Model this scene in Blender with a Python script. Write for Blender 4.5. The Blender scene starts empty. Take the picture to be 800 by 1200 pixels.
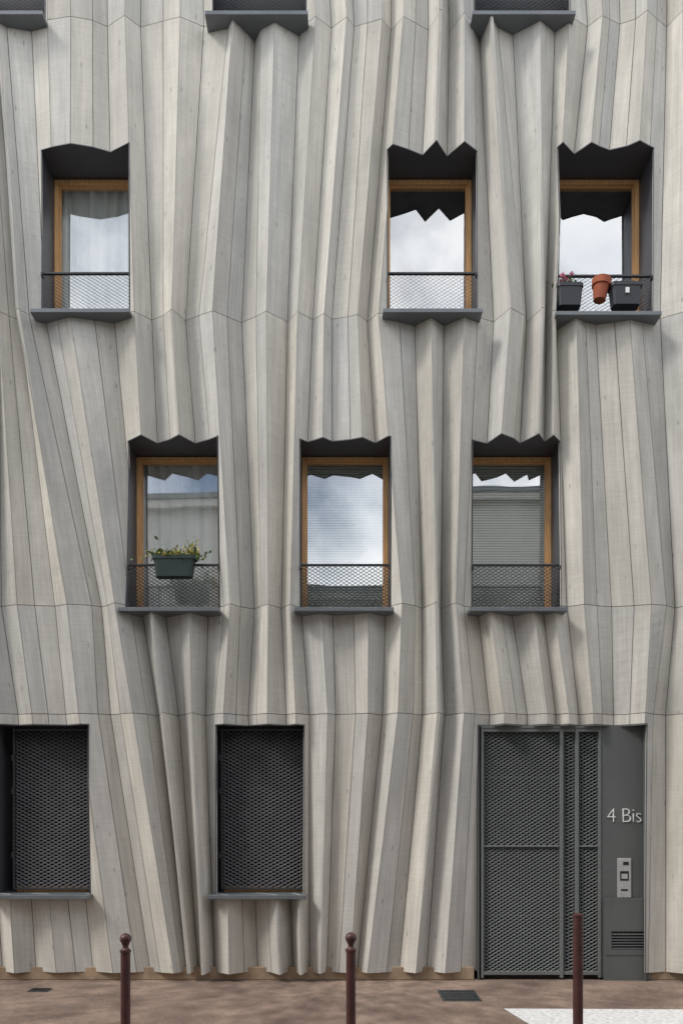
import bpy, bmesh, math, random
from mathutils import Vector, Matrix
random.seed(23)
sc=bpy.context.scene
S=118.0; HZ=955.0; CH=1.65
def X(p): return (p-400)/S
def Z(p): return CH+(HZ-p)/S

# ---------------------------------------------------------------- materials
def newmat(n):
    m=bpy.data.materials.new(n); m.use_nodes=True
    nt=m.node_tree; b=nt.nodes['Principled BSDF']
    return m,nt,b
def N(nt,t,**k):
    n=nt.nodes.new(t)
    for a,v in k.items(): setattr(n,a,v)
    return n
def simple(n,col,rough=0.6,metal=0.0,var=0.15,scale=8,bump=0.0,stretch=(1,1,1)):
    m,nt,b=newmat(n)
    tc=N(nt,'ShaderNodeTexCoord'); mp=N(nt,'ShaderNodeMapping'); mp.inputs['Scale'].default_value=stretch
    nz=N(nt,'ShaderNodeTexNoise'); nz.inputs['Scale'].default_value=scale; nz.inputs['Detail'].default_value=6
    cr=N(nt,'ShaderNodeValToRGB')
    cr.color_ramp.elements[0].position=0.3; cr.color_ramp.elements[1].position=0.7
    cr.color_ramp.elements[0].color=(*[c*(1-var) for c in col],1)
    cr.color_ramp.elements[1].color=(*[min(1,c*(1+var)) for c in col],1)
    L=nt.links
    L.new(tc.outputs['Object'],mp.inputs['Vector']); L.new(mp.outputs['Vector'],nz.inputs['Vector'])
    L.new(nz.outputs['Fac'],cr.inputs['Fac']); L.new(cr.outputs['Color'],b.inputs['Base Color'])
    b.inputs['Roughness'].default_value=rough; b.inputs['Metallic'].default_value=metal
    if bump>0:
        bp=N(nt,'ShaderNodeBump'); bp.inputs['Strength'].default_value=bump; bp.inputs['Distance'].default_value=0.01
        L.new(nz.outputs['Fac'],bp.inputs['Height']); L.new(bp.outputs['Normal'],b.inputs['Normal'])
    return m

def math_node(nt,op,a,b=None,c=None):
    n=N(nt,'ShaderNodeMath',operation=op)
    for i,v in enumerate((a,b,c)):
        if v is None: continue
        if isinstance(v,(int,float)): n.inputs[i].default_value=v
        else: nt.links.new(v,n.inputs[i])
    return n.outputs[0]

def wood_mat():
    m,nt,b=newmat('weathered_timber'); L=nt.links
    uv=N(nt,'ShaderNodeUVMap',uv_map='UVMap'); geo=N(nt,'ShaderNodeNewGeometry')
    rnd=geo.outputs['Random Per Island']
    sep=N(nt,'ShaderNodeSeparateXYZ'); L.new(uv.outputs['UV'],sep.inputs[0])
    def comb(su,sv,off):
        c=N(nt,'ShaderNodeCombineXYZ')
        L.new(math_node(nt,'MULTIPLY',sep.outputs[0],su),c.inputs[0])
        L.new(math_node(nt,'MULTIPLY',sep.outputs[1],sv),c.inputs[1])
        L.new(math_node(nt,'MULTIPLY',rnd,off),c.inputs[2]); return c.outputs[0]
    def noise(vec,scale,det,rough=0.6,dist=0):
        n=N(nt,'ShaderNodeTexNoise'); n.inputs['Scale'].default_value=scale; n.inputs['Detail'].default_value=det
        n.inputs['Roughness'].default_value=rough; n.inputs['Distortion'].default_value=dist
        L.new(vec,n.inputs['Vector']); return n.outputs['Fac']
    grain=noise(comb(60,1.6,97.0),1.0,4,0.65,0.6)
    saw=noise(comb(4,110,51.0),1.0,2,0.6)
    blot=noise(comb(6,1.5,33.0),1.0,4,0.65)
    streak=noise(comb(22,0.5,13.0),1.0,2,0.6)
    tc=N(nt,'ShaderNodeTexCoord'); big=noise(tc.outputs['Object'],0.8,2)
    vor=N(nt,'ShaderNodeTexVoronoi'); vor.inputs['Scale'].default_value=1.0
    L.new(comb(9,3.2,71.0),vor.inputs['Vector'])
    kn=N(nt,'ShaderNodeMapRange'); kn.inputs[1].default_value=0.03; kn.inputs[2].default_value=0.12; kn.inputs[3].default_value=0.66; kn.inputs[4].default_value=1.0
    L.new(vor.outputs['Distance'],kn.inputs[0])
    def mr(x,a,b2,lo=0.3,hi=0.7):
        r=N(nt,'ShaderNodeMapRange'); r.inputs[1].default_value=lo; r.inputs[2].default_value=hi; r.inputs[3].default_value=a; r.inputs[4].default_value=b2
        L.new(x,r.inputs[0]); return r.outputs[0]
    f=math_node(nt,'MULTIPLY',mr(grain,0.89,1.07),mr(saw,0.94,1.05))
    f=math_node(nt,'MULTIPLY',f,mr(blot,0.88,1.09))
    f=math_node(nt,'MULTIPLY',f,mr(streak,0.92,1.04))
    f=math_node(nt,'MULTIPLY',f,mr(big,0.93,1.06))
    f=math_node(nt,'MULTIPLY',f,mr(rnd,0.89,1.09,0,1))
    f=math_node(nt,'MULTIPLY',f,mr(sep.outputs[0],0.78,1.0,0.002,0.010))
    f=math_node(nt,'MULTIPLY',f,kn.outputs[0])
    r2=math_node(nt,'FRACT',math_node(nt,'MULTIPLY',rnd,17.31))
    mix=N(nt,'ShaderNodeMix',data_type='RGBA'); L.new(r2,mix.inputs[0])
    mix.inputs[6].default_value=(0.61,0.58,0.515,1); mix.inputs[7].default_value=(0.55,0.54,0.51,1)
    vm=N(nt,'ShaderNodeVectorMath',operation='SCALE'); L.new(mix.outputs[2],vm.inputs[0]); L.new(f,vm.inputs['Scale'])
    L.new(vm.outputs[0],b.inputs['Base Color'])
    b.inputs['Roughness'].default_value=0.85; b.inputs['Specular IOR Level'].default_value=0.2
    bp=N(nt,'ShaderNodeBump'); bp.inputs['Strength'].default_value=0.35; bp.inputs['Distance'].default_value=0.004
    L.new(math_node(nt,'ADD',grain,math_node(nt,'MULTIPLY',saw,0.5)),bp.inputs['Height']); L.new(bp.outputs['Normal'],b.inputs['Normal'])
    return m

def glass_mat():
    m=bpy.data.materials.new('window_glass'); m.use_nodes=True; nt=m.node_tree; nt.nodes.clear(); L=nt.links
    o=N(nt,'ShaderNodeOutputMaterial'); mx=N(nt,'ShaderNodeMixShader'); tr=N(nt,'ShaderNodeBsdfTransparent'); gl=N(nt,'ShaderNodeBsdfGlossy')
    gl.inputs['Roughness'].default_value=0.0; gl.inputs['Color'].default_value=(0.96,0.98,1,1); tr.inputs['Color'].default_value=(0.96,0.99,0.97,1)
    tc=N(nt,'ShaderNodeTexCoord'); nz=N(nt,'ShaderNodeTexNoise'); nz.inputs['Scale'].default_value=1.6; nz.inputs['Detail'].default_value=1
    bp=N(nt,'ShaderNodeBump'); bp.inputs['Strength'].default_value=0.05; bp.inputs['Distance'].default_value=0.03
    L.new(tc.outputs['Object'],nz.inputs['Vector']); L.new(nz.outputs['Fac'],bp.inputs['Height']); L.new(bp.outputs['Normal'],gl.inputs['Normal'])
    mx.inputs[0].default_value=0.42
    L.new(tr.outputs[0],mx.inputs[1]); L.new(gl.outputs[0],mx.inputs[2]); L.new(mx.outputs[0],o.inputs[0])
    return m

M_wood=wood_mat(); M_glass=glass_mat()
M_back=simple('dark_membrane',(0.045,0.042,0.04),0.9)
M_rev=simple('anthracite_metal',(0.078,0.08,0.092),0.45,0.0,0.06,3)
M_sill=simple('zinc_sill_metal',(0.15,0.165,0.18),0.4,0.1,0.12,5)
M_rail=simple('dark_mesh_metal',(0.045,0.048,0.055),0.45,0.1,0.1)
M_shut=simple('shutter_mesh_metal',(0.155,0.15,0.155),0.45,0.1,0.12)
M_gate=simple('gate_paint',(0.155,0.168,0.164),0.45,0.0,0.08,4)
M_gpan=simple('grey_door_panel',(0.105,0.113,0.11),0.5,0.0,0.07,3)
M_hall=simple('entrance_hall_wall',(0.10,0.105,0.105),0.8,0.0,0.1,2)
M_oak=simple('oak_frame',(0.74,0.42,0.18),0.5,0.0,0.2,6,0,(12,12,1))
M_dark=simple('interior_dark',(0.18,0.18,0.17),0.9)
M_curt=simple('sheer_curtain',(0.88,0.89,0.87),0.9,0,0.04)
M_blind=simple('blind_slat',(0.80,0.86,0.80),0.6,0,0.05)
M_white=simple('white_lettering',(0.8,0.8,0.8),0.5,0,0.02)
M_steel=simple('brushed_steel',(0.55,0.55,0.54),0.35,0.4,0.08)
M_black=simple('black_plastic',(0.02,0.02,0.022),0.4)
M_boll=simple('bollard_brown_paint',(0.075,0.028,0.026),0.4,0.1,0.25,12,0.1)
M_stone=simple('stone_plinth',(0.33,0.24,0.16),0.9,0,0.25,9,0.4)
M_plast=simple('white_render',(0.62,0.61,0.58),0.9,0,0.06,2)
M_plast2=simple('beige_render',(0.58,0.56,0.52),0.9,0,0.08,2)
M_roof=simple('zinc_roof',(0.22,0.24,0.26),0.5,0.3,0.1,3)
M_terra=simple('terracotta',(0.36,0.095,0.045),0.8,0,0.2,14)
M_trough=simple('dark_plastic_trough',(0.025,0.028,0.035),0.45,0,0.1)
M_trough2=simple('green_plastic_trough',(0.018,0.038,0.034),0.5,0,0.1)
M_leaf=simple('leaf',(0.07,0.13,0.035),0.6,0,0.4,40)
M_leafy=simple('yellow_leaf',(0.42,0.34,0.07),0.6,0,0.3,40)
M_pink=simple('pink_petal',(0.62,0.17,0.29),0.6,0,0.3,40)
M_soil=simple('soil',(0.04,0.028,0.02),0.95)

def paving_mat():
    m,nt,b=newmat('pavement_asphalt'); L=nt.links
    tc=N(nt,'ShaderNodeTexCoord')
    def noise(s,d,r=0.6):
        n=N(nt,'ShaderNodeTexNoise'); n.inputs['Scale'].default_value=s; n.inputs['Detail'].default_value=d; n.inputs['Roughness'].default_value=r
        L.new(tc.outputs['Object'],n.inputs['Vector']); return n.outputs['Fac']
    a=noise(1.3,6,0.7); f=noise(90,3); st=noise(5,5,0.7)
    c1=N(nt,'ShaderNodeValToRGB'); c1.color_ramp.elements[0].position=0.38; c1.color_ramp.elements[1].position=0.62
    c1.color_ramp.elements[0].color=(0.155,0.105,0.082,1); c1.color_ramp.elements[1].color=(0.30,0.215,0.165,1); L.new(a,c1.inputs[0])
    def mr(x,lo,hi,A,B):
        r=N(nt,'ShaderNodeMapRange'); r.inputs[1].default_value=lo; r.inputs[2].default_value=hi; r.inputs[3].default_value=A; r.inputs[4].default_value=B
        L.new(x,r.inputs[0]); return r.outputs[0]
    vo=N(nt,'ShaderNodeTexVoronoi'); vo.inputs['Scale'].default_value=16; L.new(tc.outputs['Object'],vo.inputs['Vector'])
    k=math_node(nt,'MULTIPLY',mr(f,0.3,0.7,0.55,1.4),mr(st,0.35,0.65,0.72,1.2))
    k=math_node(nt,'MULTIPLY',k,mr(vo.outputs['Distance'],0.08,0.16,0.6,1.0))
    vm=N(nt,'ShaderNodeVectorMath',operation='SCALE'); L.new(c1.outputs[0],vm.inputs[0]); L.new(k,vm.inputs['Scale']); L.new(vm.outputs[0],b.inputs['Base Color'])
    b.inputs['Roughness'].default_value=0.9
    bp=N(nt,'ShaderNodeBump'); bp.inputs['Strength'].default_value=0.5; bp.inputs['Distance'].default_value=0.005
    L.new(f,bp.inputs['Height']); L.new(bp.outputs['Normal'],b.inputs['Normal'])
    return m
M_pave=paving_mat()
M_road=simple('asphalt',(0.06,0.06,0.062),0.9,0,0.3,60,0.4)
M_kerb=simple('granite_kerb',(0.32,0.31,0.30),0.8,0,0.2,30,0.2)
M_sunpatch=simple('painted_sunlight',(0.72,0.71,0.69),0.7,0,0.22,25)  # pale colour standing in for sunlight on the pavement
M_iron=simple('cast_iron',(0.06,0.065,0.07),0.5,0.5,0.3,20)

# ---------------------------------------------------------------- mesh helper
class MB:
    def __init__(s): s.v=[]; s.f=[]
    def quad(s,a,b,c,d):
        n=len(s.v); s.v+= [a,b,c,d]; s.f.append((n,n+1,n+2,n+3))
    def box(s,x0,x1,y0,y1,z0,z1):
        n=len(s.v)
        s.v+=[(x0,y0,z0),(x1,y0,z0),(x1,y1,z0),(x0,y1,z0),(x0,y0,z1),(x1,y0,z1),(x1,y1,z1),(x0,y1,z1)]
        s.f+=[tuple(n+i for i in q) for q in ((0,3,2,1),(4,5,6,7),(0,1,5,4),(1,2,6,5),(2,3,7,6),(3,0,4,7))]
    def lathe(s,prof,cx,cy,z0=0,seg=24,tilt=None):
        n=len(s.v); k=len(prof)
        for r,z in prof:
            for j in range(seg):
                a=2*math.pi*j/seg; p=Vector((r*math.cos(a),r*math.sin(a),z))
                if tilt: p=tilt@p
                s.v.append((cx+p.x,cy+p.y,z0+p.z))
        for i in range(k-1):
            for j in range(seg):
                j2=(j+1)%seg; s.f.append((n+i*seg+j,n+i*seg+j2,n+(i+1)*seg+j2,n+(i+1)*seg+j))
        s.f.append(tuple(n+j for j in range(seg))[::-1]); s.f.append(tuple(n+(k-1)*seg+j for j in range(seg)))
    def obj(s,name,mat,parent=None,solid=0,bevel=0,smooth=False,offset=0):
        me=bpy.data.meshes.new(name); me.from_pydata(s.v,[],s.f); me.update()
        o=bpy.data.objects.new(name,me); sc.collection.objects.link(o); me.materials.append(mat)
        if parent: o.parent=parent
        if solid:
            md=o.modifiers.new('s','SOLIDIFY'); md.thickness=solid; md.offset=offset
        if bevel:
            md=o.modifiers.new('b','BEVEL'); md.width=bevel; md.segments=2; md.limit_method='ANGLE'
        if smooth:
            for p in me.polygons: p.use_smooth=True
        return o
def empty(n):
    e=bpy.data.objects.new(n,None); sc.collection.objects.link(e); return e

# ---------------------------------------------------------------- facade profile
lev_px=[1140,837,710,370,25,-320]
ZL=[Z(p) for p in lev_px]
F=[(-470,)*6,
 (-230,-230,-215,-235,-220,-230),
 (-60,-75,-70,-60,-65,-60),
 (40,20,0,-6,-30,-10),
 (160,115,108,35,8,20),
 (205,158,138,84,85,75),
 (230,206,190,176,163,170),
 (256,250,262,233,268,250),
 (318,300,305,300,305,310),
 (362,362,352,366,388,370),
 (430,465,470,443,472,480),
 (540,556,543,560,556,540),
 (600,605,586,614,582,600),
 (690,680,665,655,690,670),
 (758,765,780,750,768,775),
 (800,805,810,800,795,800),
 (950,)*6,(1100,)*6,(1270,)*6]
K=len(ZL)
lines=[]
for a,b in zip(F[:-1],F[1:]):
    mean=sum(b[k]-a[k] for k in range(K))/K
    n=max(1,round(mean/14.5))
    cuts=[0]
    for j in range(1,n): cuts.append(j/n+random.uniform(-.2,.2)/n)
    for c in cuts:
        lines.append([a[k]+(b[k]-a[k])*c+ (random.uniform(-2.2,2.2) if 0<c else 0) for k in range(K)])
lines.append(list(F[-1]))
NL=len(lines)
i=0; side=1
vals=[(0,random.uniform(0.5,1))]
while i<NL-1:
    run=random.choice([1,1,1,1,2,2,2,1]); i=min(NL-1,i+run); side=-side
    vals.append((i,side*random.uniform(0.6,1.0)))
def interp(vs,i):
    for (a,va),(b,vb) in zip(vs[:-1],vs[1:]):
        if a<=i<=b: return va+(vb-va)*(i-a)/(b-a)
    return vs[-1][1]
base=[interp(vals,i) for i in range(NL)]
LX=[[X(lines[i][k]) for i in range(NL)] for k in range(K)]
LY=[]
for k in range(K):
    row=[]; ph=random.uniform(0,6.28)
    for i in range(NL):
        a=max(0,i-2); b=min(NL-1,i+2)
        dx=(lines[b][k]-lines[a][k])
        dm=sum(lines[b][q]-lines[a][q] for q in range(K))/K
        m=max(0.5,min(1.5,1.9-0.9*dx/dm))
        m*= 0.92+0.33*math.sin(i*0.31+ph)+random.uniform(-.2,.2)
        row.append(max(-0.138,min(0.135,0.112*base[i]*m+0.015*math.sin(i*0.17+ph*2))))
    LY.append(row)
def rowat(z):
    z=max(ZL[0],min(ZL[-1],z))
    for k in range(K-1):
        if ZL[k]<=z<=ZL[k+1]+1e-9:
            t=(z-ZL[k])/(ZL[k+1]-ZL[k]); break
    return [(LX[k][i]*(1-t)+LX[k+1][i]*t, LY[k][i]*(1-t)+LY[k+1][i]*t) for i in range(NL)]
def P(x,z,row=None):
    row=row or rowat(z)
    for (xa,ya),(xb,yb) in zip(row[:-1],row[1:]):
        if xa<=x<=xb: return ya+(yb-ya)*(x-xa)/max(1e-6,(xb-xa))
    return 0

OPEN=[(47,154,173,372,'w_curtain'),(453,560,173,372,'w_blank'),(652,766,173,375,'w_blank'),
 (148,257,514,716,'w_curtain'),(351,458,514,716,'w_blindtop'),(553,658,514,716,'w_blind'),
 (-6,106,849,1048,'shutter'),(252,357,849,1048,'shutter'),
 (-52,54,-170,29,'w_top'),(248,359,-170,29,'w_top'),(556,667,-170,29,'w_top'),
 (-250,-145,173,372,'w_curtain'),(-150,-45,514,716,'w_curtain'),(880,988,514,716,'w_blind'),(930,1035,173,372,'w_blank'),(870,976,-170,29,'w_top'),
 (560,755,849,1160,'door')]
OPM=[(X(a),X(b),Z(c),Z(d) if kd!='door' else -0.05,kd) for a,b,c,d,kd in OPEN]

bld=empty('timber_clad_building')

def facade(name,mat,gap,endgap,off,solid):
    bm=bmesh.new(); uvl=bm.loops.layers.uv.new('UVMap')
    for k in range(K-1):
        z0=ZL[k]+(endgap if k>0 else 0); z1=ZL[k+1]-endgap; n=10
        rows=[rowat(z0+(z1-z0)*j/n) for j in range(n+1)]
        for i in range(NL-1):
            prev=None
            for j in range(n+1):
                z=z0+(z1-z0)*j/n; (xa,ya),(xb,yb)=rows[j][i],rows[j][i+1]
                d=math.hypot(xb-xa,yb-ya); g=gap/max(d,1e-4)
                A=(xa+(xb-xa)*g,ya+(yb-ya)*g+off,z); B=(xb-(xb-xa)*g,yb-(yb-ya)*g+off,z)
                cur=(bm.verts.new(A),bm.verts.new(B),d,z)
                if prev:
                    f=bm.faces.new((prev[0],prev[1],cur[1],cur[0]))
                    for l,uv in zip(f.loops,((0,prev[3]),(prev[2],prev[3]),(cur[2],cur[3]),(0,cur[3]))): l[uvl].uv=uv
                prev=cur
    for x0,x1,zt,zb,kd in OPM:
        for co,no in (((x0,0,0),(1,0,0)),((x1,0,0),(1,0,0)),((0,0,zt),(0,0,1)),((0,0,zb),(0,0,1))):
            fs=[]
            for f in bm.faces:
                c=f.calc_center_median()
                if x0-.4<c.x<x1+.4 and zb-.4<c.z<zt+.4: fs.append(f)
            g=set(fs)
            for f in fs: g.update(f.verts); g.update(f.edges)
            bmesh.ops.bisect_plane(bm,geom=list(g),plane_co=co,plane_no=no,dist=1e-5)
        dl=[f for f in bm.faces if x0<f.calc_center_median().x<x1 and zb<f.calc_center_median().z<zt]
        bmesh.ops.delete(bm,geom=dl,context='FACES')
    me=bpy.data.meshes.new(name); bm.to_mesh(me); bm.free()
    o=bpy.data.objects.new(name,me); sc.collection.objects.link(o); me.materials.append(mat); o.parent=bld
    if solid:
        md=o.modifiers.new('s','SOLIDIFY'); md.thickness=solid; md.offset=-1
    return o
facade('timber_cladding_boards',M_wood,0.0024,0.003,0,0.02)
facade('cladding_backing_membrane',M_back,0,0,0.04,0)

mb=MB(); W0,W1=X(-470),X(1270); TOP=ZL[-1]
mb.box(W0,W0+.25,0.18,9,0,TOP); mb.box(W1-.25,W1,0.18,9,0,TOP); mb.box(W0+.25,W1-.25,8.7,9,0,TOP); mb.box(W0-.02,W1+.02,-0.18,9.02,TOP,TOP+.2)
mb.obj('side_walls_and_roof',M_plast,bld)
mb=MB()
for a,b in [(W0,X(556)),(X(762),W1)]: mb.box(a,b,0.03,0.3,0,0.13)
mb.obj('stone_plinth',M_stone,bld,bevel=0.008)

# ---------------------------------------------------------------- expanded metal
def emesh(mb,x0,x1,z0,z1,y,cw=0.06,h=0.0175,t=0.008,tilt=0.010):
    R=int((z1-z0)/h); half=cw/2; J=int((x1-x0)/half)
    half=(x1-x0)/J; h=(z1-z0)/R
    for r in range(R):
        for j in range(J):
            za=z0+r*h+h*((j+r)%2); zb=z0+r*h+h*((j+1+r)%2)
            xa=x0+j*half; xb=xa+half
            mb.quad((xa,y-tilt/2,za-t/2),(xb,y-tilt/2,zb-t/2),(xb,y+tilt/2,zb+t/2),(xa,y+tilt/2,za+t/2))

GY=0.44
def reveals(x0,x1,zt,zb,back,mat,idx,sill=True):
    mb=MB()
    row=rowat(zt)
    xs=sorted([x0,x1]+[p[0] for p in row if x0<p[0]<x1])
    pts=[(x,P(x,zt,row)-0.006) for x in xs]
    for (xa,ya),(xb,yb) in zip(pts[:-1],pts[1:]):
        mb.quad((xa,ya,zt-.003),(xa,back,zt-.003),(xb,back,zt-.003),(xb,yb,zt-.003))
        mb.quad((xa,ya,zt-.003),(xb,yb,zt-.003),(xb,yb,zt-.012),(xa,ya,zt-.012))
    n=14
    for xx,sg in ((x0,1),(x1,-1)):
        xi=xx+sg*0.003
        for j in range(n):
            za=zb+(zt-zb)*j/n; zc=zb+(zt-zb)*(j+1)/n
            ya=P(xx,za)-.006; yc=P(xx,zc)-.006
            mb.quad((xi,ya,za),(xi,back,za),(xi,back,zc),(xi,yc,zc))
            mb.quad((xi,ya,za),(xi,yc,zc),(xi+sg*.008,yc,zc),(xi+sg*.008,ya,za))
    mb.obj('window_reveal_%d'%idx,mat,bld)
    if sill:
        s=MB(); s.box(x0-.045,x1+.02,-0.148,back,zb-.038,zb); s.obj('window_sill_%d'%idx,M_sill,bld,bevel=0.003)

for idx,(x0,x1,zt,zb,kd) in enumerate(OPM):
    if kd=='door': continue
    if kd=='shutter':
        reveals(x0,x1,zt,zb,0.5,M_rev,idx)
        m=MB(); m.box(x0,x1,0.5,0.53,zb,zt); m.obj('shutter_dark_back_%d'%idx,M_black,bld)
        y=0.17; a=x0+.035; b=x1-.012
        if idx==6: a=( (16-400)/944*(8+y) )
        m=MB(); emesh(m,a+.02,b-.02,zb+.04,zt-.06,y,0.072,0.0185,0.0125,0.014)
        m.obj('shutter_expanded_mesh_%d'%idx,M_shut,bld)
        m=MB()
        m.box(a,a+.018,y-.02,y+.02,zb+.03,zt-.01); m.box(b-.018,b,y-.02,y+.02,zb+.03,zt-.01)
        m.box(a+.018,b-.018,y-.018,y+.018,zb+.03,zb+.045); m.box(a+.018,b-.018,y-.018,y+.018,zt-.05,zt-.03)
        for zz in (zb+.35,zb+1.0,zt-.35):
            m.box(a-.02,a,y-.012,y+.012,zz,zz+.06)
        m.obj('shutter_frame_%d'%idx,M_rail,bld,bevel=.002)
        m=MB(); m.box(a+.02,b-.02,y+.05,y+.08,zb,zb+.06); m.obj('shutter_bottom_oak_%d'%idx,M_oak,bld)
        continue
    reveals(x0,x1,zt,zb,0.5,M_rev,idx)
    fw=0.045; y0,y1=GY-.055,GY+.02
    m=MB(); a=x0+.004; b=x1-.004; zz=zt-.01
    m.box(a,a+fw,y0,y1,zb,zz); m.box(b-fw,b,y0,y1,zb,zz); m.box(a+fw,b-fw,y0,y1,zz-fw,zz); m.box(a+fw,b-fw,y0,y1,zb,zb+fw)
    s=.01
    m.box(a+fw,a+fw+s,y0+.035,y1,zb+fw,zz-fw); m.box(b-fw-s,b-fw,y0+.035,y1,zb+fw,zz-fw); m.box(a+fw+s,b-fw-s,y0+.035,y1,zz-fw-s,zz-fw)
    m.obj('window_frame_%d'%idx,M_oak,bld,bevel=.003)
    g=MB(); g.quad((a+fw,GY,zb+fw),(b-fw,GY,zb+fw),(b-fw,GY,zz-fw),(a+fw,GY,zz-fw)); g.obj('window_pane_%d'%idx,M_glass,bld)
    r=MB(); X0,X1,Y0,Y1,Z0,Z1=x0-.01,x1+.01,0.5,1.8,zb-.02,zt+.02
    r.quad((X0,Y1,Z0),(X1,Y1,Z0),(X1,Y1,Z1),(X0,Y1,Z1)); r.quad((X0,Y0,Z0),(X0,Y1,Z0),(X0,Y1,Z1),(X0,Y0,Z1)); r.quad((X1,Y0,Z0),(X1,Y1,Z0),(X1,Y1,Z1),(X1,Y0,Z1))
    r.quad((X0,Y0,Z0),(X1,Y0,Z0),(X1,Y1,Z0),(X0,Y1,Z0)); r.quad((X0,Y0,Z1),(X1,Y0,Z1),(X1,Y1,Z1),(X0,Y1,Z1))
    r.obj('room_interior_%d'%idx,M_dark,bld)
    if 'curtain' in kd:
        c=MB(); n=120; pts=[]
        for j in range(n+1):
            t=j/n; x=x0+(x1-x0)*t
            pts.append((x,0.500+.028*math.sin(t*44+1.3*math.sin(t*9+idx))+.008*math.sin(t*97)))
        for p,q in zip(pts[:-1],pts[1:]): c.quad((p[0],p[1],zb),(q[0],q[1],zb),(q[0]*1.0,q[1],zt),(p[0],p[1],zt))
        c.obj('curtain_%d'%idx,M_curt,bld,smooth=False)
    if kd in('w_blind','w_blindtop'):
        c=MB(); z=zb+.02
        while z<zt-.05:
            c.quad((x0+.03,0.475,z),(x1-.03,0.475,z),(x1-.03,0.49,z+.026),(x0+.03,0.49,z+.026)); z+=.027
        c.obj('venetian_blind_%d'%idx,M_blind,bld)
    if kd=='w_top':
        c=MB(); c.box(x0,x1,0.15,0.17,zb+.12,zt-.01); c.obj('dark_screen_%d'%idx,M_rail,bld)
    m=MB(); y=0.05; top=zb+.475; a=x0+.012; b=x1-.012
    emesh(m,a,b,zb+.03,top-.01,y,0.056,0.017,0.010,0.009); m.obj('railing_mesh_%d'%idx,M_rail if kd!='w_top' else M_gate,bld)
    m=MB(); m.box(a,b,y-.012,y+.018,top-.012,top+.006); m.box(a,b,y-.01,y+.01,zb+.02,zb+.034)
    m.box(a-.008,a+.008,y-.05,y+.01,top-.05,top-.02); m.box(b-.008,b+.008,y-.05,y+.01,top-.05,top-.02)
    m.obj('railing_frame_%d'%idx,M_rail,bld,bevel=.002)

# ---------------------------------------------------------------- door bay
x0,x1,zt,zb,_=OPM[-1]
m=MB(); row=rowat(zt); xs=sorted([x0,x1]+[p[0] for p in row if x0<p[0]<x1]); pts=[(x,P(x,zt,row)-.006) for x in xs]
for (xa,ya),(xb,yb) in zip(pts[:-1],pts[1:]):
    m.quad((xa,ya,zt-.003),(xa,1.6,zt-.003),(xb,1.6,zt-.003),(xb,yb,zt-.003)); m.quad((xa,ya,zt-.003),(xb,yb,zt-.003),(xb,yb,zt-.018),(xa,ya,zt-.018))
for xx,sg in ((x0,1),(x1,-1)):
    for j in range(20):
        za=zt*j/20; zc=zt*(j+1)/20; ya=min(P(xx,za),.03)-.006; yc=min(P(xx,zc),.03)-.006; xi=xx+sg*.003
        m.quad((xi,ya,za),(xi,1.6,za),(xi,1.6,zc),(xi,yc,zc)); m.quad((xi,ya,za),(xi,yc,zc),(xi+sg*.012,yc,zc),(xi+sg*.012,ya,za))
m.obj('door_reveal',M_gpan,bld)
m=MB(); m.box(x0,x1,0.62,0.65,0,zt); m.obj('entrance_inner_door',M_hall,bld)
gy=0.06
def gX(p): return (p-400)/944*(8+gy)
def gZ(p): return CH+(HZ-p)/944*(8+gy)
m=MB()
bars=[(gX(563),gX(566)),(gX(655),gX(659)),(gX(661),gX(662)),(gX(673),gX(677)),(gX(700),gX(703))]
gb,gt=gZ(1143),gZ(854)
for q,(a,b) in enumerate(bars): 
    if q==2: continue
    m.box(a,b,gy-.03,gy+.03,0.02 if q in(0,1,4) else gb+.05,gt)
for z,hh in ((gt-.035,.035),(gb+.005,.035)):
    m.box(bars[0][1],bars[1][0],gy-.028,gy+.028,z,z+hh); m.box(bars[1][1]+.004,bars[3][0],gy-.02,gy+.02,z,z+hh); m.box(bars[3][1],bars[4][0],gy-.028,gy+.028,z,z+hh)
for p in (993,):
    m.box(bars[0][1],bars[1][0],gy-.018,gy+.022,gZ(p),gZ(p)+.018); m.box(bars[3][1],bars[4][0],gy-.018,gy+.022,gZ(p),gZ(p)+.018)
for p in (912,1074): m.box(bars[0][1],bars[1][0],gy+.012,gy+.022,gZ(p),gZ(p)+.012)
m.box(bars[0][0],bars[4][1],gy-.035,gy+.035,gt,gt+.025)
m.obj('entrance_gate_frame',M_gate,bld,bevel=.003)
m=MB()
for A,B in ((bars[0][1],bars[1][0]),(bars[1][1],bars[3][0]),(bars[3][1],bars[4][0])):
    emesh(m,A,B,gb+.04,gt-.035,gy,0.060,0.018,0.0088,0.009)
m.obj('entrance_gate_mesh',M_gate,bld)
m=MB(); m.box(bars[4][1]+.003,x1-.004,gy-.02,gy+.05,0.02,zt-.006); m.obj('entrance_side_panel',M_gpan,bld,bevel=.003)
cu=bpy.data.curves.new('house_number_lettering','FONT'); cu.body='4 Bis'; cu.size=0.215; cu.extrude=.004; cu.offset=-0.0045; cu.space_character=0.95
t=bpy.data.objects.new('house_number_lettering',cu); sc.collection.objects.link(t)
t.location=(gX(709.5),gy-.025,gZ(964)); t.rotation_euler=(math.pi/2,0,0)
bpy.context.view_layer.update(); wdt=t.dimensions.x
if wdt>0.05: t.scale=(0.34/wdt,0.97,1)
t.data.materials.append(M_white); t.parent=bld
m=MB(); m.box(gX(722),gX(738),gy-.032,gy-.019,gZ(1052),gZ(1006)); m.obj('intercom_plate',M_steel,bld,bevel=.003)
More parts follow.
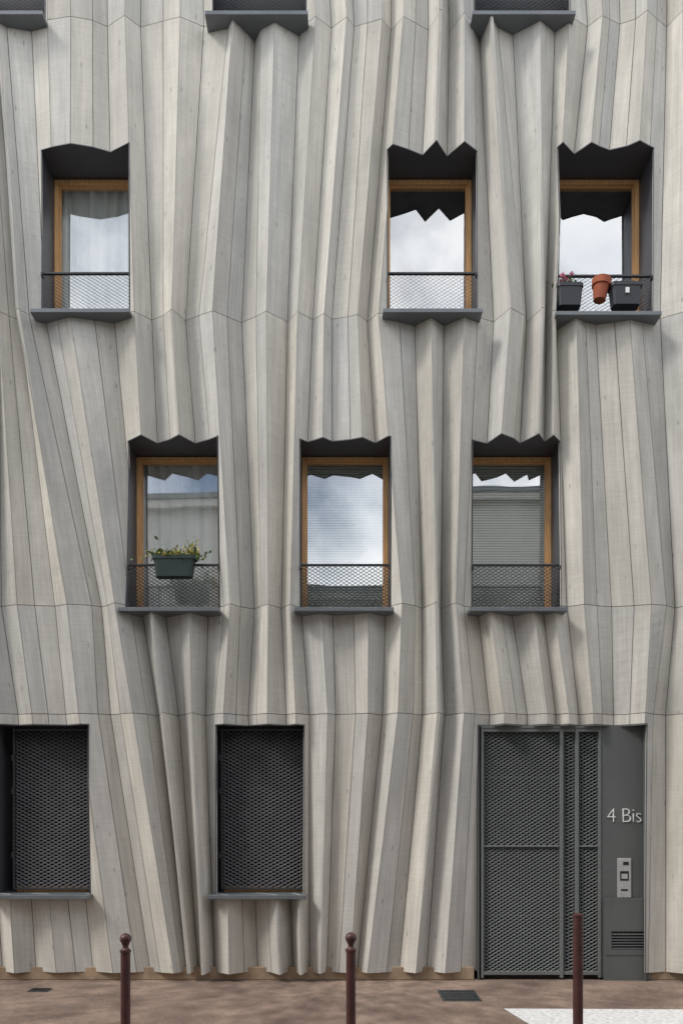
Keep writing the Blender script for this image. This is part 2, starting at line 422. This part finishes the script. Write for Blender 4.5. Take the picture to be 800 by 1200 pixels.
m=MB(); m.box(gX(728.5),gX(735),gy-.035,gy-.031,gZ(1014),gZ(1010)); m.box(gX(725),gX(735),gy-.035,gy-.031,gZ(1032),gZ(1021)); m.box(gX(726),gX(734),gy-.035,gy-.031,gZ(1044),gZ(1042)); m.obj('intercom_buttons',M_black,bld)
m=MB(); m.box(gX(724),gX(727),gy-.0352,gy-.031,gZ(1048),gZ(1045)); m.box(gX(726.5),gX(733.5),gy-.037,gy-.0345,gZ(1030),gZ(1024)); m.obj('intercom_screen',M_steel,bld)
a,b,c,d=gX(706),gX(759),gZ(1153),gZ(1053); yb=gy-.021
m=MB(); la,lb,lc,ld=gX(714),gX(752),gZ(1112),gZ(1091)
m.box(a,la,yb-.04,yb,c,d); m.box(lb,b,yb-.04,yb,c,d); m.box(la,lb,yb-.04,yb,c,lc); m.box(la,lb,yb-.04,yb,ld,d)
m.box(a+.005,b-.005,yb-.046,yb-.04,gZ(1118)-.003,gZ(1118)+.0)
m.obj('meter_cupboard',M_gpan,bld,bevel=.003)
m=MB(); z=lc+.006
while z<ld-.01:
    m.quad((la,yb-.042,z),(lb,yb-.042,z),(lb,yb-.012,z+.018),(la,yb-.012,z+.018)); z+=.028
m.obj('meter_cupboard_louvre',M_gpan,bld,solid=.003)
m=MB(); m.box(la-.0,lb,yb-.008,yb-.004,lc,ld); m.obj('louvre_back',M_black,bld)

# ---------------------------------------------------------------- ground
def sheet(name,mat,pts):
    m=MB(); m.v=[(x,y,z) for x,y,z in pts]; m.f=[tuple(range(len(pts)))]; return m.obj(name,mat)
sheet('ground',M_road,[(-400,-400,-.125),(400,-400,-.125),(400,400,-.125),(-400,400,-.125)])
m=MB(); m.box(-30,30,-3.55,9,-.3,0); m.obj('sidewalk',M_pave)
m=MB()
x=-30
while x<30: m.box(x,x+.995,-3.71,-3.552,-.3,.003); x+=1
m.obj('kerb',M_kerb,bevel=.01)
m=MB(); m.box(-30,30,-9.19,-8.35,-.3,0.0); m.obj('sidewalk',M_pave)
def gp(px_,py_): 
    d=CH*944/(py_-HZ); return ((px_-400)/944*d,-8+d)
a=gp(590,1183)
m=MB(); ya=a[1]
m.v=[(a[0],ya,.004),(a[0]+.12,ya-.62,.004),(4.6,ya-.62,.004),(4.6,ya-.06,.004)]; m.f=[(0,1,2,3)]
m.obj('painted_sun_patch',M_sunpatch)  # patch of sunlight on the sidewalk, painted as a flat pale polygon
def cover(px0,px1,py0,py1,n):
    (xa,yt)=gp(px0,py0); (xb,yb_)=gp(px1,py1); m=MB(); x0=xa; x1=gp(px1,py0)[0]
    m.box(x0,x1,yb_,yt,-.01,.004)
    nx=7; ny=4
    for i in range(nx):
        for j in range(ny):
            cx=x0+.02+(x1-x0-.04)*(i+.5)/nx; cy=yb_+.02+(yt-yb_-.04)*(j+.5)/ny
            m.box(cx-.018,cx+.018,cy-.02,cy+.02,.0045,.009)
    m.obj(n,M_iron,bevel=.002)
cover(512,555,1161,1174,'inspection_cover'); cover(38,62,1159,1163,'inspection_cover')

# ---------------------------------------------------------------- bollards
def bollard(px_,pytop,ball,name='bollard',d=4.7,r=.028):
    x=(px_-400)/944*d; y=-8+d; top=CH-(pytop-HZ)/944*d
    m=MB()
    if ball:
        R=.033; zc=top-R; prof=[(.055,0),(.055,.015),(r,.03),(r,top-.115),(r+.004,top-.112),(r+.004,top-.098),(r-.004,top-.094),(.018,top-.085),(.016,top-.075),(.022,top-.064)]
        for a in range(-44,91,14): prof.append((max(.001,R*math.cos(math.radians(a))),zc+R*math.sin(math.radians(a))))
        prof.append((.0005,top))
    else:
        r=.029; prof=[(.05,0),(.05,.015),(r,.03),(r,top-.02),(r+.003,top-.018),(r+.003,top-.004),(r-.002,top),(.0005,top+.001)]
    m.lathe(prof,x,y,0,32); o=m.obj(name,M_boll,smooth=True)
    md=o.modifiers.new('e','EDGE_SPLIT'); md.split_angle=math.radians(40)
bollard(147,1094,True); bollard(411,1093,True); bollard(677,1071,False)

# ---------------------------------------------------------------- planters
def leaves(m,cx,cy,cz,rx,ry,rz,n,s,up=0.5):
    for _ in range(n):
        p=Vector((cx+random.gauss(0,rx*.5),cy+random.gauss(0,ry*.5),cz+abs(random.gauss(0,rz*.5))))
        d=Vector((random.uniform(-1,1),random.uniform(-1,1),random.uniform(-.3,1)+up*.5)).normalized()
        w=d.cross(Vector((random.uniform(-1,1),random.uniform(-1,1),random.uniform(-1,1)))).normalized()*s*.3
        L=s*random.uniform(.6,1.3)
        m.quad(tuple(p),tuple(p+d*L*.5+w),tuple(p+d*L),tuple(p+d*L*.5-w))
def trough(name,pxc,pyt,pyb,wpx,mat,kind=None,y=-0.045,label=False):
    sc_=944/(8+y); x=(pxc-400)/sc_; zt_=CH+(HZ-pyt)/sc_; zb_=CH+(HZ-pyb)/sc_; w=wpx/sc_/2; h=zt_-zb_; dp=.075
    e=empty(name); e.location=(x,y,zb_)
    bm=bmesh.new()
    def ring(z,ww,dd):
        vs=[]; rc=.035
        for cx,cy,a0 in ((ww-rc,dd-rc,0),(-ww+rc,dd-rc,90),(-ww+rc,-dd+rc,180),(ww-rc,-dd+rc,270)):
            for q in range(5):
                a=math.radians(a0+q*22.5); vs.append(bm.verts.new((cx+rc*math.cos(a),cy+rc*math.sin(a),z)))
        return vs
    R=[ring(0,w*.84,dp*.8),ring(h*.84,w*.95,dp*.96),ring(h*.84,w,dp*1.04),ring(h,w,dp*1.04),ring(h,w*.96,dp*.93),ring(h*.8,w*.93,dp*.9)]
    for a,b in zip(R[:-1],R[1:]):
        for j in range(20): bm.faces.new((a[j],a[(j+1)%20],b[(j+1)%20],b[j]))
    bm.faces.new(R[0][::-1])
    me=bpy.data.meshes.new('trough'); bm.to_mesh(me); bm.free()
    o=bpy.data.objects.new('trough',me); sc.collection.objects.link(o); o.parent=e; me.materials.append(mat)
    s=MB(); s.box(-w*.9,w*.9,-dp*.85,dp*.85,h*.7,h*.82); s.obj('soil',M_soil,e)
    b=MB()
    for xx in (-w*.6,w*.6): b.box(xx-.008,xx+.008,dp,dp+.05,h*.75,h*.80); b.box(xx-.008,xx+.008,dp+.0,dp+.006,h*.1,h*.75)
    b.obj('brackets',M_rail,e)
    if label:
        b=MB(); b.box(-.02,.015,-dp*.95-.012,-dp*.95,h*.45,h*.7); b.obj('label',M_white,e)
    if kind=='yellow':
        l=MB(); leaves(l,0,0,h*.8,w*1.2,.06,.06,230,.05)
        for cx,hh in ((-.17,.08),(.17,.12),(.2,.06),(-.05,.04)): leaves(l,cx,0,h*.8,.05,.05,hh*1.4,50,.05,1)
        l.obj('foliage',M_leaf,e)
        l=MB(); leaves(l,-.02,-.02,h*.85,w*1.1,.05,.08,260,.038); leaves(l,.18,-.02,h,.06,.05,.12,50,.04); l.obj('flowers',M_leafy,e)
    if kind=='pink':
        l=MB(); leaves(l,-.04,0,h*.85,w*.8,.05,.08,170,.045); l.obj('foliage',M_leaf,e)
        l=MB()
        for _ in range(8):
            cx=random.uniform(-.11,.02); cz=h+random.uniform(.03,.09); cy=random.uniform(-.06,.0); leaves(l,cx,cy,cz,.018,.018,.016,26,.022)
        l.obj('flowers',M_pink,e)
trough('flower_planter',204.5,653,677,50,M_trough2,kind='yellow')
trough('flower_planter',666,336,361,31,M_trough,kind='pink')
trough('flower_planter',732,335,360,37,M_trough,label=True)
y=-0.03; s_=944/(8+y); x=(702-400)/s_; z=CH+(HZ-352)/s_
m=MB(); T=Matrix.Rotation(math.radians(7),3,'Y')
m.lathe([(.058,0),(.078,.14),(.09,.14),(.094,.205),(.084,.205),(.076,.15),(.001,.15)],x,y,z,28,T)
o=m.obj('terracotta_pot',M_terra,smooth=True); md=o.modifiers.new('e','EDGE_SPLIT'); md.split_angle=math.radians(35)

# ---------------------------------------------------------------- opposite side of the street
M_gw=simple('dark_window_glass',(0.03,0.035,0.04),0.08)
def opp(x0,x1,h,mat):
    e=empty('opposite_building'); y=-9.2
    m=MB(); m.box(x0,x1,y-8,y,-.12,h); m.obj('walls',mat,e)
    m=MB(); m.box(x0+.002,x1-.002,y-.1,y+.18,h-.25,h-.08); m.box(x0+.002,x1-.002,y-.1,y+.06,2.9,3.0); m.obj('cornice',mat,e,bevel=.01)
    m=MB(); m.box(x0-.01,x1+.01,y-8,y+.22,h-.08,h+.03); m.obj('roof_edge',M_roof,e)
    fr=MB(); gl=MB(); x=x0+.8
    while x+1<x1:
        z=0.9
        while z+1.5<h-.3:
            if not (z>5 and abs(x+.5)<5):
                fr.box(x-.1,x+1.1,y,y+.04,z-.1,z); fr.box(x-.1,x,y,y+.04,z,z+1.5); fr.box(x+1,x+1.1,y,y+.04,z,z+1.5); fr.box(x-.1,x+1.1,y,y+.04,z+1.5,z+1.6); fr.box(x+.48,x+.52,y,y+.02,z,z+1.5)
                gl.quad((x,y+.008,z),(x+1,y+.008,z),(x+1,y+.008,z+1.5),(x,y+.008,z+1.5))
            z+=2.8
        x+=2.3
    fr.obj('window_surrounds',M_plast,e)
    gl.obj('window_panes',M_gw,e)
opp(-16,-1.55,8.75,M_plast); opp(-1.54,1.9,6.7,M_plast2); opp(1.91,16,8.9,M_plast2)

# ---------------------------------------------------------------- light
w=bpy.data.worlds.new('World'); sc.world=w; w.use_nodes=True; nt=w.node_tree; L=nt.links
bg=nt.nodes['Background']; bg.inputs['Strength'].default_value=0.1
sky=N(nt,'ShaderNodeTexSky',sky_type='NISHITA'); sky.sun_disc=False
EL,AZ=47,-64
sky.sun_elevation=math.radians(EL)
d=Vector((math.sin(math.radians(AZ))*math.cos(math.radians(EL)),-math.cos(math.radians(AZ))*math.cos(math.radians(EL)),math.sin(math.radians(EL))))
sky.sun_rotation=math.atan2(d.x,d.y)
tc=N(nt,'ShaderNodeTexCoord'); nz=N(nt,'ShaderNodeTexNoise'); nz.inputs['Scale'].default_value=3.2; nz.inputs['Detail'].default_value=7; nz.inputs['Roughness'].default_value=0.55
L.new(tc.outputs['Generated'],nz.inputs['Vector'])
cr=N(nt,'ShaderNodeValToRGB'); cr.color_ramp.elements[0].position=0.38; cr.color_ramp.elements[1].position=0.58
L.new(nz.outputs['Fac'],cr.inputs['Fac'])
nz2=N(nt,'ShaderNodeTexNoise'); nz2.inputs['Scale'].default_value=6; nz2.inputs['Detail'].default_value=5; L.new(tc.outputs['Generated'],nz2.inputs['Vector'])
c2=N(nt,'ShaderNodeValToRGB'); c2.color_ramp.elements[0].position=.3; c2.color_ramp.elements[1].position=.62
c2.color_ramp.elements[0].color=(.72,.77,.84,1); c2.color_ramp.elements[1].color=(1,1,1,1); L.new(nz2.outputs['Fac'],c2.inputs['Fac'])
vm=N(nt,'ShaderNodeVectorMath',operation='SCALE'); vm.inputs['Scale'].default_value=22.0; L.new(c2.outputs['Color'],vm.inputs[0])
mx=N(nt,'ShaderNodeMix',data_type='RGBA'); L.new(cr.outputs['Color'],mx.inputs[0]); L.new(sky.outputs['Color'],mx.inputs[6]); L.new(vm.outputs[0],mx.inputs[7])
L.new(mx.outputs[2],bg.inputs['Color'])
sd=bpy.data.lights.new('sun','SUN'); sd.energy=2.0; sd.angle=math.radians(12); sd.color=(1,.95,.88)
so=bpy.data.objects.new('sun',sd); sc.collection.objects.link(so); so.rotation_euler=(-d).to_track_quat('-Z','Y').to_euler()

cam=bpy.data.cameras.new('camera'); co=bpy.data.objects.new('camera',cam); sc.collection.objects.link(co)
co.location=(0,-8,CH); co.rotation_euler=(math.pi/2,0,0)
cam.sensor_fit='HORIZONTAL'; cam.sensor_width=36; cam.lens=944/800*36; cam.shift_y=(HZ-600)/800; cam.clip_start=.05; cam.clip_end=2000
sc.camera=co
sc.view_settings.view_transform='Standard'; sc.view_settings.look='None'; sc.view_settings.exposure=0
